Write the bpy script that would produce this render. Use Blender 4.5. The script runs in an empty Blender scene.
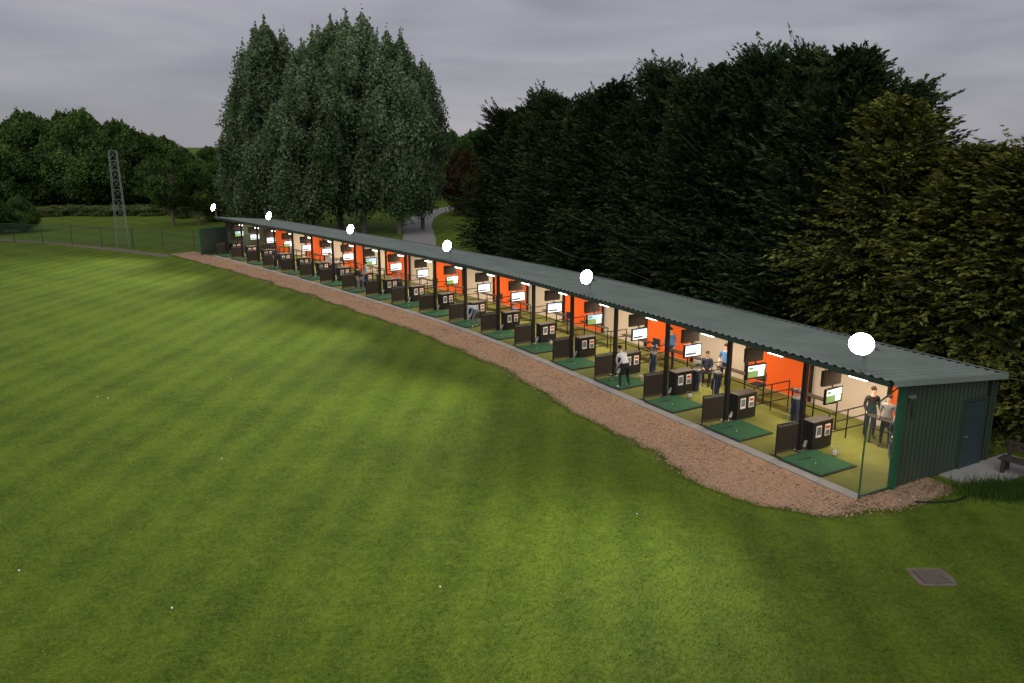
import bpy, math, random
import numpy as np
from mathutils import Vector, Matrix, Euler
from mathutils import noise as mn
random.seed(7); rng=np.random.default_rng(7)
scene=bpy.context.scene
col=scene.collection
# ------------------------------------------------------------------ materials
def new_mat(name):
    m=bpy.data.materials.new(name); m.use_nodes=True
    nt=m.node_tree; return m,nt,nt.nodes,nt.links,nt.nodes['Principled BSDF']
def pmat(name,c,rough=0.7,metal=0.0,var=0.25,scale=3.0,bump=0.0,bscale=30.0,spec=0.3):
    m,nt,N,L,b=new_mat(name)
    b.inputs['Roughness'].default_value=rough; b.inputs['Metallic'].default_value=metal
    b.inputs['Specular IOR Level'].default_value=spec
    tc=N.new('ShaderNodeTexCoord'); no=N.new('ShaderNodeTexNoise')
    no.inputs['Scale'].default_value=scale; no.inputs['Detail'].default_value=6
    L.new(tc.outputs['Object'],no.inputs['Vector'])
    mx=N.new('ShaderNodeMix'); mx.data_type='RGBA'
    lo=[max(0,x*(1-var)) for x in c]; hi=[min(1,x*(1+var)) for x in c]
    mx.inputs[6].default_value=(*lo,1); mx.inputs[7].default_value=(*hi,1)
    L.new(no.outputs['Fac'],mx.inputs[0]); L.new(mx.outputs[2],b.inputs['Base Color'])
    if bump>0:
        n2=N.new('ShaderNodeTexNoise'); n2.inputs['Scale'].default_value=bscale; n2.inputs['Detail'].default_value=5
        L.new(tc.outputs['Object'],n2.inputs['Vector'])
        bp=N.new('ShaderNodeBump'); bp.inputs['Strength'].default_value=bump; bp.inputs['Distance'].default_value=0.03
        L.new(n2.outputs['Fac'],bp.inputs['Height']); L.new(bp.outputs['Normal'],b.inputs['Normal'])
    return m
def emat(name,c,s):
    m,nt,N,L,b=new_mat(name)
    b.inputs['Base Color'].default_value=(*c,1); b.inputs['Emission Color'].default_value=(*c,1)
    b.inputs['Emission Strength'].default_value=s
    return m
def leafmat(name,dark,light,trans=0.25):
    m,nt,N,L,b=new_mat(name); N.remove(b)
    out=N['Material Output']
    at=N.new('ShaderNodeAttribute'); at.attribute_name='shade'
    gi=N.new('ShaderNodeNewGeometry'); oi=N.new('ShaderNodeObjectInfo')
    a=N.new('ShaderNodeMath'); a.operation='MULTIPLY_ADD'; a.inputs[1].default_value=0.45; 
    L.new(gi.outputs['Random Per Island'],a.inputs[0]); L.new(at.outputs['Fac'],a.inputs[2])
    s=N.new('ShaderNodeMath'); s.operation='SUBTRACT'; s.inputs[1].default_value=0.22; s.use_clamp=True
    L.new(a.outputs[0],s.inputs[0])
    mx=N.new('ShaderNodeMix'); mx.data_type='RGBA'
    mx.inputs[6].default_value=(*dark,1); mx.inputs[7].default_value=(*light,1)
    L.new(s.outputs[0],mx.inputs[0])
    hs=N.new('ShaderNodeHueSaturation')
    mr=N.new('ShaderNodeMapRange'); mr.inputs[3].default_value=0.8; mr.inputs[4].default_value=1.2
    L.new(oi.outputs['Random'],mr.inputs[0]); L.new(mr.outputs[0],hs.inputs['Value'])
    L.new(mx.outputs[2],hs.inputs['Color'])
    d=N.new('ShaderNodeBsdfDiffuse')
    L.new(hs.outputs[0],d.inputs[0])
    if trans<=0: L.new(d.outputs[0],out.inputs[0]); return m
    t=N.new('ShaderNodeBsdfTranslucent'); ms=N.new('ShaderNodeMixShader')
    ms.inputs[0].default_value=trans
    L.new(hs.outputs[0],t.inputs[0])
    L.new(d.outputs[0],ms.inputs[1]); L.new(t.outputs[0],ms.inputs[2]); L.new(ms.outputs[0],out.inputs[0])
    return m
def ground_mat(name,dark,light,dry,stripes=True,seed=0):
    m,nt,N,L,b=new_mat(name)
    b.inputs['Roughness'].default_value=0.9; b.inputs['Specular IOR Level'].default_value=0.1
    tc=N.new('ShaderNodeTexCoord')
    def noise(s,d=3,dist=0,rough=0.5):
        n=N.new('ShaderNodeTexNoise'); n.inputs['Scale'].default_value=s; n.inputs['Detail'].default_value=d
        n.inputs['Distortion'].default_value=dist; n.inputs['Roughness'].default_value=rough
        L.new(tc.outputs['Object'],n.inputs['Vector']); return n.outputs['Fac']
    def madd(x,k,prev):
        a=N.new('ShaderNodeMath'); a.operation='MULTIPLY_ADD'; a.inputs[1].default_value=k
        L.new(x,a.inputs[0])
        if prev is None: a.inputs[2].default_value=0.5
        else: L.new(prev,a.inputs[2])
        q=N.new('ShaderNodeMath'); q.operation='SUBTRACT'; q.inputs[1].default_value=k/2
        L.new(a.outputs[0],q.inputs[0]); return q.outputs[0]
    acc=madd(noise(0.06,2),0.4,None)
    acc=madd(noise(0.6,4,0.4),0.5,acc)
    acc=madd(noise(2.6,4,0.2,0.6),0.75,acc)
    acc=madd(noise(9,4,0,0.7),1.5,acc)
    fine=madd(noise(32,3,0,0.7),2.0,None)
    acc=madd(fine,1.0,acc)
    if stripes:
        for rot,per,k in ((5,1.45,0.20),(8,4.1,0.11),(-57,4.4,0.13)):
            mp=N.new('ShaderNodeMapping'); mp.inputs['Rotation'].default_value=(0,0,math.radians(rot))
            L.new(tc.outputs['Object'],mp.inputs['Vector'])
            w=N.new('ShaderNodeTexWave'); w.inputs['Scale'].default_value=0.314/per
            w.inputs['Distortion'].default_value=0.35; w.inputs['Detail'].default_value=2
            w.inputs['Detail Scale'].default_value=0.5
            L.new(mp.outputs[0],w.inputs['Vector']); acc=madd(w.outputs['Fac'],k,acc)
    cl=N.new('ShaderNodeClamp'); L.new(acc,cl.inputs[0])
    mx=N.new('ShaderNodeMix'); mx.data_type='RGBA'
    mx.inputs[6].default_value=(*dark,1); mx.inputs[7].default_value=(*light,1); L.new(cl.outputs[0],mx.inputs[0])
    r=N.new('ShaderNodeMapRange'); r.inputs[1].default_value=0.54; r.inputs[2].default_value=0.76; r.inputs[4].default_value=0.6
    L.new(noise(1.7,7,0.6,0.65),r.inputs[0])
    m2=N.new('ShaderNodeMix'); m2.data_type='RGBA'; m2.inputs[7].default_value=(*dry,1)
    L.new(mx.outputs[2],m2.inputs[6]); L.new(r.outputs[0],m2.inputs[0]); L.new(m2.outputs[2],b.inputs['Base Color'])
    bp=N.new('ShaderNodeBump'); bp.inputs['Strength'].default_value=0.5; bp.inputs['Distance'].default_value=0.03
    L.new(fine,bp.inputs['Height']); L.new(bp.outputs[0],b.inputs['Normal'])
    return m

M=dict(
 lawn=ground_mat('mown_grass',(0.040,0.070,0.008),(0.145,0.205,0.019),(0.165,0.190,0.034)),
 bark=pmat('bark_chippings',(0.37,0.235,0.145),0.95,var=0.6,scale=14,bump=0.9,bscale=22),
 conc=pmat('concrete',(0.30,0.29,0.27),0.9,var=0.25,scale=2.5,bump=0.2),
 turf=pmat('artificial_turf',(0.135,0.150,0.032),0.95,var=0.4,scale=1.2,bump=0.2,bscale=120),
 mat=pmat('mat_green',(0.025,0.10,0.045),0.95,var=0.35,scale=6,bump=0.3,bscale=150),
 matline=pmat('mat_base_rubber',(0.03,0.035,0.03),0.9),
 orange=pmat('orange_paint',(0.80,0.125,0.014),0.6,var=0.10,scale=0.8),
 cream=pmat('cream_paint',(0.60,0.52,0.43),0.7,var=0.10,scale=0.8),
 black=pmat('black_steel',(0.018,0.018,0.018),0.45,var=0.2),
 panel=pmat('dark_board',(0.035,0.028,0.022),0.6,var=0.25,scale=4),
 brown=pmat('hanging_board_brown',(0.06,0.045,0.035),0.7,var=0.2,scale=4),
 roof=pmat('roof_sheet_grey_green',(0.20,0.235,0.205),0.6,var=0.36,scale=0.7,spec=0.35),
 clad=pmat('green_cladding',(0.040,0.058,0.040),0.5,var=0.3,scale=0.8,spec=0.4),
 trim=pmat('green_trim',(0.02,0.10,0.05),0.5,var=0.1),
 fascia=pmat('fascia_dark_green',(0.03,0.05,0.04),0.5,var=0.15),
 door=pmat('door_bluegrey',(0.035,0.055,0.065),0.5,var=0.1),
 steel=pmat('galvanised_steel',(0.35,0.36,0.36),0.45,metal=0.6,var=0.15),
 mast=pmat('mast_painted_steel',(0.24,0.25,0.25),0.7,var=0.15),
 white=pmat('white_plastic',(0.75,0.75,0.73),0.5,var=0.05),
 red=pmat('red_label',(0.55,0.06,0.04),0.5,var=0.05),
 wood=pmat('weathered_wood',(0.05,0.038,0.03),0.85,var=0.35,scale=8,bump=0.3),
 barkt=pmat('tree_bark',(0.15,0.125,0.10),0.95,var=0.4,scale=3,bump=0.6,bscale=8),
 asphalt=pmat('path_asphalt',(0.27,0.26,0.245),0.9,var=0.2),
 slab=pmat('old_slab',(0.16,0.13,0.095),0.95,var=0.4,scale=5,bump=0.4),
 manh=pmat('manhole_rusty_iron',(0.11,0.095,0.085),0.85,var=0.4,scale=6),
 brick=pmat('brick_wall',(0.25,0.13,0.09),0.9,var=0.3,scale=6),
 tile=pmat('roof_tiles',(0.10,0.07,0.06),0.8,var=0.3,scale=5),
 glassd=pmat('dark_glass',(0.02,0.025,0.03),0.1,spec=0.6),
 lamp=emat('floodlight_glass_lit',(1,0.97,0.92),60),
 tube=emat('strip_light_lit',(1,0.90,0.78),14),
 scrw=emat('screen_white_lit',(0.78,0.90,1.0),0.9),
 scrg=emat('screen_green_lit',(0.16,0.30,0.10),0.5),
 scrb=emat('screen_blue_lit',(0.30,0.5,0.75),0.7),
 skin=pmat('skin',(0.55,0.33,0.24),0.6,var=0.05),
 hair=pmat('hair_dark',(0.03,0.02,0.015),0.8),
 shoe=pmat('shoe_leather',(0.05,0.045,0.045),0.6),
 shoew=pmat('shoe_white',(0.6,0.6,0.6),0.6),
 clw=pmat('cloth_white',(0.72,0.72,0.72),0.9,var=0.08),
 clk=pmat('cloth_black',(0.02,0.02,0.025),0.9),
 clb=pmat('cloth_blue',(0.06,0.16,0.34),0.9),
 cllb=pmat('cloth_light_blue',(0.38,0.48,0.58),0.9),
 cln=pmat('cloth_navy',(0.025,0.035,0.07),0.9),
 clg=pmat('cloth_grey',(0.16,0.16,0.17),0.9),
 ball=pmat('golf_ball_white',(0.8,0.8,0.8),0.4,var=0.02),
)
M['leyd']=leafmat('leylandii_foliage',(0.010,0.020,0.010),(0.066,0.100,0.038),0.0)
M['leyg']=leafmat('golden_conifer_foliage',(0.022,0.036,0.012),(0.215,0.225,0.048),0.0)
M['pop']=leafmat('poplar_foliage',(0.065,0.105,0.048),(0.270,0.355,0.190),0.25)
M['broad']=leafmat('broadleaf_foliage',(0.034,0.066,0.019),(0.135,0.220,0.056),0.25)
M['redl']=leafmat('copper_foliage',(0.040,0.028,0.018),(0.12,0.080,0.04),0.2)
M['lightl']=leafmat('light_shrub_foliage',(0.08,0.11,0.04),(0.22,0.26,0.10),0.25)
M['grassl']=leafmat('long_grass_blades',(0.02,0.05,0.01),(0.09,0.16,0.03),0.2)
M['blade']=leafmat('lawn_blades',(0.062,0.102,0.012),(0.215,0.285,0.040),0.0)
M['chip']=leafmat('loose_chips',(0.13,0.080,0.048),(0.52,0.38,0.26),0.0)
m,nt,N,L,b=new_mat('clear_side_screen'); b.inputs['Base Color'].default_value=(0.3,0.4,0.32,1); b.inputs['Roughness'].default_value=0.15
tr=N.new('ShaderNodeBsdfTransparent'); ms=N.new('ShaderNodeMixShader'); ms.inputs[0].default_value=0.12
L.new(tr.outputs[0],ms.inputs[1]); L.new(b.outputs[0],ms.inputs[2]); L.new(ms.outputs[0],N['Material Output'].inputs[0]); M['clear']=m
m,nt,N,L,b=new_mat('chainlink_mesh'); b.inputs['Base Color'].default_value=(0.05,0.09,0.06,1)
tr=N.new('ShaderNodeBsdfTransparent'); ms=N.new('ShaderNodeMixShader'); ms.inputs[0].default_value=0.2
L.new(tr.outputs[0],ms.inputs[1]); L.new(b.outputs[0],ms.inputs[2]); L.new(ms.outputs[0],N['Material Output'].inputs[0]); M['mesh']=m

# ------------------------------------------------------------------ mesh builder
class MB:
    def __init__(s): s.v=[];s.f=[];s.m=[];s.mats=[];s.Q=[]
    def mi(s,k):
        if k not in s.mats: s.mats.append(k)
        return s.mats.index(k)
    def add(s,vs,fs,k):
        o=len(s.v); s.v+= [tuple(p) for p in vs]; i=s.mi(k)
        for f in fs: s.f.append([o+a for a in f]); s.m.append(i)
    def box(s,c,d,k,R=None):
        x,y,z=[a/2 for a in d]
        vs=[Vector(p) for p in ((-x,-y,-z),(x,-y,-z),(x,y,-z),(-x,y,-z),(-x,-y,z),(x,-y,z),(x,y,z),(-x,y,z))]
        if R is not None: vs=[R@p for p in vs]
        vs=[p+Vector(c) for p in vs]
        s.add(vs,[(0,3,2,1),(4,5,6,7),(0,1,5,4),(1,2,6,5),(2,3,7,6),(3,0,4,7)],k)
    def cyl(s,p0,p1,r0,r1=None,n=8,k='black',cap=True,ys=1.0):
        if r1 is None: r1=r0
        p0=Vector(p0);p1=Vector(p1); a=(p1-p0)
        if a.length<1e-6: return
        a.normalize(); u=a.orthogonal().normalized(); w=a.cross(u)
        vs=[];fs=[]
        for p,r in ((p0,r0),(p1,r1)):
            for i in range(n):
                t=2*math.pi*i/n; q=p+u*(r*math.cos(t))+w*(r*math.sin(t)); vs.append(Vector((q.x,q.y*ys,q.z)))
        for i in range(n): fs.append((i,(i+1)%n,n+(i+1)%n,n+i))
        if cap: fs.append(tuple(range(n-1,-1,-1))); fs.append(tuple(range(n,2*n)))
        s.add(vs,fs,k)
    def ell(s,c,r,k,nu=10,nv=7,zmin=-1):
        vs=[];fs=[]
        for j in range(nv+1):
            ph=-math.pi/2+math.pi*j/nv
            for i in range(nu):
                t=2*math.pi*i/nu
                z=max(zmin,math.sin(ph))
                vs.append((c[0]+r[0]*math.cos(ph)*math.cos(t),c[1]+r[1]*math.cos(ph)*math.sin(t),c[2]+r[2]*z))
        for j in range(nv):
            for i in range(nu):
                fs.append((j*nu+i,j*nu+(i+1)%nu,(j+1)*nu+(i+1)%nu,(j+1)*nu+i))
        s.add(vs,fs,k)
    def quads(s,C,U,V,sh,k):
        s.Q.append((np.stack([C-U,C+V,C+U,C-V],1).reshape(-1,3),sh,s.mi(k)))
    def mesh(s,name,smooth=False):
        nv0=len(s.v)
        V=[np.array(s.v,dtype=float).reshape(-1,3)]; lt=[len(f) for f in s.f]
        loops=[i for f in s.f for i in f]; mi=list(s.m)
        LT=[np.array(lt,dtype=np.int32)]; LO=[np.array(loops,dtype=np.int32)]; MI=[np.array(mi,dtype=np.int32)]
        SH=[np.full(nv0,0.5)]; o=nv0
        for q,sh,k in s.Q:
            n=len(q)//4; V.append(q); LO.append(np.arange(o,o+4*n,dtype=np.int32)); LT.append(np.full(n,4,dtype=np.int32))
            MI.append(np.full(n,k,dtype=np.int32)); SH.append(np.repeat(sh,4)); o+=4*n
        V=np.concatenate(V);LO=np.concatenate(LO);LT=np.concatenate(LT);MI=np.concatenate(MI);SH=np.concatenate(SH)
        me=bpy.data.meshes.new(name)
        me.vertices.add(len(V)); me.vertices.foreach_set('co',V.astype(np.float32).ravel())
        me.loops.add(len(LO)); me.loops.foreach_set('vertex_index',LO)
        me.polygons.add(len(LT)); st=np.concatenate([[0],np.cumsum(LT)[:-1]]).astype(np.int32)
        me.polygons.foreach_set('loop_start',st); me.polygons.foreach_set('loop_total',LT)
        me.polygons.foreach_set('material_index',MI)
        me.polygons.foreach_set('use_smooth',np.full(len(LT),smooth))
        for k in s.mats: me.materials.append(M[k])
        me.update(calc_edges=True)
        if s.Q:
            a=me.attributes.new('shade','FLOAT','POINT'); a.data.foreach_set('value',SH.astype(np.float32))
        return me
    def obj(s,name,parent=None,loc=(0,0,0),rz=0,smooth=False,bevel=0):
        return place(s.mesh(name,smooth),name,loc,rz,parent,bevel=bevel)
def place(me,name,loc=(0,0,0),rz=0,parent=None,sc=1,bevel=0):
    o=bpy.data.objects.new(name,me); col.objects.link(o); o.location=loc; o.rotation_euler=(0,0,rz)
    o.scale=(sc,sc,sc) if not isinstance(sc,tuple) else sc
    if parent: o.parent=parent
    if bevel: 
        b=o.modifiers.new('bevel','BEVEL'); b.width=bevel; b.segments=2; b.limit_method='ANGLE'
    return o
def empty(name,loc=(0,0,0),rz=0):
    o=bpy.data.objects.new(name,None); col.objects.link(o); o.location=loc; o.rotation_euler=(0,0,rz); return o

# ------------------------------------------------------------------ building axis (gently curved plan)
BAY=3.25; NB=19; LEN=BAY*NB
def head(s):
    return math.radians(np.interp(s,[0,16,30,62],[29.5,29.5,38,41.5]))
_S=[0.0];_P=[(10.7,21.0)]
while _S[-1]<75:
    h=head(_S[-1]+0.05); x,y=_P[-1]; _P.append((x-0.1*math.sin(h),y+0.1*math.cos(h))); _S.append(_S[-1]+0.1)
_PX=[p[0] for p in _P];_PY=[p[1] for p in _P]
def W(s,d,z=0.0):
    h=head(s)
    if s<0: x=10.7-s*math.sin(h)*1.0; y=21+s*math.cos(h)
    else: x=float(np.interp(s,_S,_PX)); y=float(np.interp(s,_S,_PY))
    return Vector((x+d*math.cos(h),y+d*math.sin(h),z))
def zr(d): return 3.35-0.102*(d+0.7)
B=empty('driving_range_building')
def strip(name,ds,zs,k,s0=0,s1=LEN,step=0.8,flat=True):
    b=MB(); n=max(1,int(round((s1-s0)/step))); vs=[];fs=[];m=len(ds)
    for i in range(n+1):
        s=s0+(s1-s0)*i/n
        for d,z in zip(ds,zs): vs.append(W(s,d,z))
    for i in range(n):
        for j in range(m-1): fs.append((i*m+j,i*m+j+1,(i+1)*m+j+1,(i+1)*m+j))
    b.add(vs,fs,k); return b.obj(name,B)
strip('floor_slab',[-1.5,-1.5,4.45,4.45],[-0.1,0.08,0.08,-0.1],'conc')
strip('turf_floor',[-1.12,4.2],[0.086,0.086],'turf')
strip('gutter',[-0.70,-0.82,-0.82,-0.70,-0.70],[3.33,3.33,3.22,3.22,3.33],'fascia',-0.2,LEN+0.2)
strip('front_beam',[-0.06,0.06,0.06,-0.06,-0.06],[3.22,3.22,3.04,3.04,3.22],'black',0.02,LEN-0.02)
strip('ceiling_lining',[-0.68,4.3],[zr(-.68)-0.06,zr(4.3)-0.06],'cream',0.05,LEN-0.05)
b=MB(); vs=[];fs=[]; s=-0.25; pitch=0.3; k=0
prof=[(0,0),(0.06,0.045),(0.12,0.045),(0.18,0)]
while s<LEN+0.25:
    for ds_,dz in prof:
        for d in (-0.75,4.60): vs.append(W(s+ds_,d,zr(d)+dz))
    s+=pitch
n=len(vs)//2
for i in range(n-1): fs.append((2*i,2*i+1,2*i+3,2*i+2))
b.add(vs,fs,'roof'); b.obj('roof_sheet',B)
strip('ridge_flashing',[4.50,4.68,4.68],[zr(4.5)+0.06,zr(4.68)+0.06,zr(4.68)-0.12],'roof',-0.27,LEN+0.27)
bo=MB();bc=MB()
for i in range(NB):
    tgt,k=((bo,'orange'),(bc,'cream'))[i%2]
    for q in range(4):
        s0=i*BAY+q*BAY/4; s1=s0+BAY/4
        a=W(s0,4.30);c=W(s1,4.30); e=0.08;t=zr(4.3)-0.05
        tgt.add([(a.x,a.y,e),(c.x,c.y,e),(c.x,c.y,t),(a.x,a.y,t)],[(0,1,2,3)],k)
bo.obj('orange_wall_panels',B); bc.obj('cream_wall_panels',B)
strip('wall_outer_cladding',[4.42,4.42],[0,zr(4.42)-0.03],'clad')
b=MB()
for i in range(NB+1):
    p=W(i*BAY,4.24); R=Matrix.Rotation(head(i*BAY),3,'Z')
    b.box((p.x,p.y,1.48),(0.10,0.10,2.72),'black',R)
b.obj('rear_posts',B)
b=MB()
for i in range(NB+1):
    s=min(max(i*BAY,0.12),LEN-0.12); R=Matrix.Rotation(head(s),3,'Z'); p=W(s,0)
    if i>0: b.box((p.x,p.y,1.60),(0.13,0.13,3.04),'black',R); b.box((p.x,p.y,0.10),(0.26,0.26,0.03),'steel',R)
    q0=W(s,-0.62,zr(-0.62)-0.12);q1=W(s,4.2,zr(4.2)-0.12)
    b.cyl(q0,q1,0.06,0.06,4,'black')
b.obj('posts_and_rafters',B)
def endwall(name,sgn,s):
    b=MB(); vs=[];fs=[];d=0.0
    while d<4.5:
        for dd,o in ((0,0),(0.05,0.035),(0.11,0.035),(0.16,0)):
            if d+dd<=4.5:
                p=W(s,d+dd); T=Vector((-math.sin(head(s)),math.cos(head(s)),0))*sgn
                p=p+T*(o); t=zr(d+dd)-0.03
                vs.append((p.x,p.y,0.0)); vs.append((p.x,p.y,t))
        d+=0.2
    for i in range(len(vs)//2-1): fs.append((2*i,2*i+2,2*i+3,2*i+1))
    b.add(vs,fs,'clad'); return b.obj(name,B)
endwall('end_wall_cladding',-1,0); endwall('far_wall_cladding',1,LEN)
h0=head(0); R0=Matrix.Rotation(h0,3,'Z')
def lb(b,d,s,z,sz,k): 
    p=W(s,d); b.box((p.x,p.y,z),sz,k,R0)
b=MB()
lb(b,2.2,0.09,1.45,(4.3,0.02,2.7),'cream'); b.obj('end_wall_lining',B)
b=MB()
lb(b,3.55,-0.06,1.06,(0.92,0.06,2.08),'door'); lb(b,3.05,-0.07,1.08,(0.07,0.09,2.14),'clad'); lb(b,4.05,-0.07,1.08,(0.07,0.09,2.14),'clad')
lb(b,3.55,-0.07,2.17,(1.07,0.09,0.07),'clad'); lb(b,3.2,-0.11,1.05,(0.1,0.04,0.03),'steel')
b.obj('door',B)
b=MB(); lb(b,0.0,-0.02,1.62,(0.14,0.16,3.2),'trim'); lb(b,4.48,-0.02,1.4,(0.12,0.14,2.72),'clad'); b.obj('corner_trim',B)
b=MB()
a=W(-0.26,-0.76);c=W(-0.26,4.66)
e=Vector((0.02*math.sin(h0),-0.02*math.cos(h0),0))
z0,z1=zr(-0.76)+0.05,zr(4.66)+0.05
b.add([(a.x,a.y,z0-0.17),(c.x,c.y,z1-0.17),(c.x,c.y,z1),(a.x,a.y,z0)]+[(a.x+e.x,a.y+e.y,z0-0.17),(c.x+e.x,c.y+e.y,z1-0.17),(c.x+e.x,c.y+e.y,z1),(a.x+e.x,a.y+e.y,z0)],
 [(0,3,2,1),(4,5,6,7),(3,7,6,2),(0,1,5,4),(0,4,7,3),(1,2,6,5)],'roof'); b.obj('barge_board',B)
b=MB(); lb(b,0.35,-0.1,2.75,(0.20,0.12,0.08),'clg'); lb(b,0.55,-0.08,2.3,(0.2,0.04,0.28),'clad'); b.obj('wall_light_fitting',B)
b=MB(); 
p0=W(0,-1.35);p1=W(0,-0.08)
b.add([(p0.x,p0.y,0.12),(p1.x,p1.y,0.12),(p1.x,p1.y,3.1),(p0.x,p0.y,2.6)],[(0,1,2,3)],'clear')
b.cyl((p0.x,p0.y,0.05),(p0.x,p0.y,2.62),0.025,k='trim'); b.cyl((p0.x,p0.y,0.12),(p1.x,p1.y,0.12),0.02,k='trim'); b.cyl((p0.x,p0.y,2.6),(p1.x,p1.y,3.1),0.02,k='trim')
b.obj('clear_side_screen')
b=MB()
for i in range(NB):
    s=(i+0.62)*BAY; p=W(s,0.85); R=Matrix.Rotation(head(s),3,'Z')
    b.box((p.x,p.y,2.72),(0.12,0.72,0.04),'white',R); b.box((p.x,p.y,2.675),(0.06,0.62,0.05),'tube',R)
    for q in(-.3,.3):
        pp=W(s+q,0.85); b.cyl((pp.x,pp.y,2.74),(pp.x,pp.y,3.1),0.008,k='black',n=4)
i=0
while i<NB:
    w_=min(2,NB-i); s=(i+w_/2)*BAY
    L=bpy.data.lights.new('strip_light_glow','AREA'); L.shape='RECTANGLE'; L.size=0.3; L.size_y=w_*2.0; L.energy=115*w_; L.color=(1,0.79,0.58)
    o=bpy.data.objects.new('strip_light_lamp',L); col.objects.link(o); o.location=W(s,1.9,2.72); o.rotation_euler=(0,0,head(s)); o.parent=B
    i+=w_
b.obj('strip_lights',B)

# ------------------------------------------------------------------ bay furniture (local x=depth to back, y=along building)
b=MB(); b.box((0,0,0.015),(1.6,1.6,0.03),'matline'); b.box((0,0,0.036),(1.5,1.5,0.02),'mat'); b.box((-0.15,0.35,0.052),(0.5,0.06,0.01),'matline'); b.cyl((-0.2,-0.1,0.046),(-0.2,-0.1,0.09),0.012,k='white')
me_mat=b.mesh('tee_mat')
b=MB()
b.box((-0.45,0,0.56),(0.86,0.03,0.84),'panel')
for x in (-0.9,0.0): b.cyl((x,0,0),(x,0,1.02),0.025,k='black')
b.cyl((-0.9,0,1.02),(0,0,1.02),0.025,k='black'); b.cyl((-0.9,0,0.1),(0,0,0.1),0.02,k='black')
for x in (-0.9,0.0): b.box((x,0,0.01),(0.08,0.4,0.02),'black')
b.box((-0.45,-0.02,0.95),(0.84,0.012,0.03),'clg')
me_div=b.mesh('bay_divider_board')
b=MB()
b.box((0,0,0.47),(0.9,0.42,0.86),'black'); b.box((0,0,0.02),(0.8,0.34,0.04),'steel'); b.box((0,0.0,0.93),(0.94,0.46,0.05),'panel')
b.box((-0.2,-0.222,0.62),(0.24,0.02,0.38),'white'); b.box((0.2,-0.222,0.62),(0.24,0.02,0.38),'white')
b.box((-0.2,-0.236,0.64),(0.18,0.01,0.26),'clg'); b.box((0.2,-0.236,0.72),(0.18,0.01,0.10),'red'); b.box((0.2,-0.236,0.54),(0.18,0.01,0.16),'clg')
b.cyl((-0.47,0,0.3),(-0.62,-0.05,0.12),0.05,0.06,8,'steel')
me_cab=b.mesh('ball_dispenser')
b=MB()
for z,r in ((0.02,0.10),(0.12,0.12),(0.22,0.14)):
    for i in range(10):
        a0,a1=2*math.pi*i/10,2*math.pi*(i+1)/10
        b.cyl((r*math.cos(a0),r*math.sin(a0),z),(r*math.cos(a1),r*math.sin(a1),z),0.005,k='steel',n=4)
for i in range(10):
    a0=2*math.pi*i/10; b.cyl((.1*math.cos(a0),.1*math.sin(a0),.02),(.14*math.cos(a0),.14*math.sin(a0),.22),0.004,k='steel',n=4)
for i in range(22): b.ell((random.uniform(-.07,.07),random.uniform(-.07,.07),0.04+0.006*i),(.0215,.0215,.0215),'ball',6,4)
me_bask=b.mesh('ball_basket')
def monitor(kind):
    b=MB()
    b.box((0,0,0),(0.86,0.07,0.52),'black'); 
    b.add([(-0.38,-0.038,-0.21),(0.38,-0.038,-0.21),(0.38,-0.038,0.02),(-0.38,-0.038,0.02)],[(0,1,2,3)],'scrg' if kind!=1 else 'scrw')
    b.add([(-0.38,-0.038,0.02),(0.38,-0.038,0.02),(0.38,-0.038,0.21),(-0.38,-0.038,0.21)],[(0,1,2,3)],'scrb' if kind==2 else 'scrw')
    if kind==1: b.box((-0.1,-0.042,-0.12),(0.5,0.004,0.08),'clg'); b.box((0,-0.042,0.17),(0.74,0.004,0.05),'scrb')
    else: b.box((0.2,-0.042,-0.1),(0.24,0.004,0.18),'scrw'); b.box((-0.25,-0.042,0.12),(0.2,0.004,0.08),'scrg')
    b.cyl((0,0.05,0.26),(0,0.05,1.05),0.025,k='black')
    return b.mesh('monitor')
MON=[monitor(0),monitor(1),monitor(2)]
b=MB(); b.box((0,0,0),(0.84,0.10,0.50),'brown'); b.box((0,-0.055,0),(0.74,0.012,0.40),'panel'); b.cyl((-0.3,0,0.25),(-0.3,0,0.45),0.012,k='steel'); b.cyl((0.3,0,0.25),(0.3,0,0.45),0.012,k='steel')
me_hb=b.mesh('hanging_heater_panel')
b=MB()
for y in (-0.95,0,0.95): b.cyl((0,y,0),(0,y,0.95),0.025,k='black'); b.box((0,y,0.008),(0.12,0.12,0.016),'black')
b.cyl((0,-0.95,0.95),(0,0.95,0.95),0.025,k='black'); b.cyl((0,-0.95,0.5),(0,0.95,0.5),0.02,k='black'); b.box((-0.14,0,0.96),(0.3,1.9,0.03),'panel')
me_rail=b.mesh('leaning_rail_table')
b=MB()
for x in (-0.9,0,0.9): b.cyl((x,0,0),(x,0,1.0),0.022,k='black')
for z in (0.35,0.68,1.0): b.cyl((-0.9,0,z),(0.9,0,z),0.022,k='black')
me_brail=b.mesh('bay_side_rail')
b=MB()
b.box((0,0,0.45),(0.44,0.44,0.04),'clk'); b.box((0.2,0,0.72),(0.04,0.42,0.34),'clk')
for x in(-.19,.19):
    for y in(-.19,.19): b.cyl((x,y,0),(x,y,0.45 if x<0 else 0.88),0.015,k='steel')
me_chair=b.mesh('chair')
b=MB()
b.cyl((0,0,0.02),(0.06,0,0.85),0.13,0.15,12,'cln'); b.cyl((0.06,0,0.85),(0.063,0,0.9),0.155,0.155,12,'clg')
b.box((-0.13,0,0.35),(0.1,0.18,0.4),'clk',Matrix.Rotation(0.07,3,'Y')); b.cyl((0.18,0,0.3),(0.24,0,0.5),0.02,k='clk'); b.cyl((0.24,0,0.5),(0.2,0,0.75),0.02,k='clk')
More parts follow.
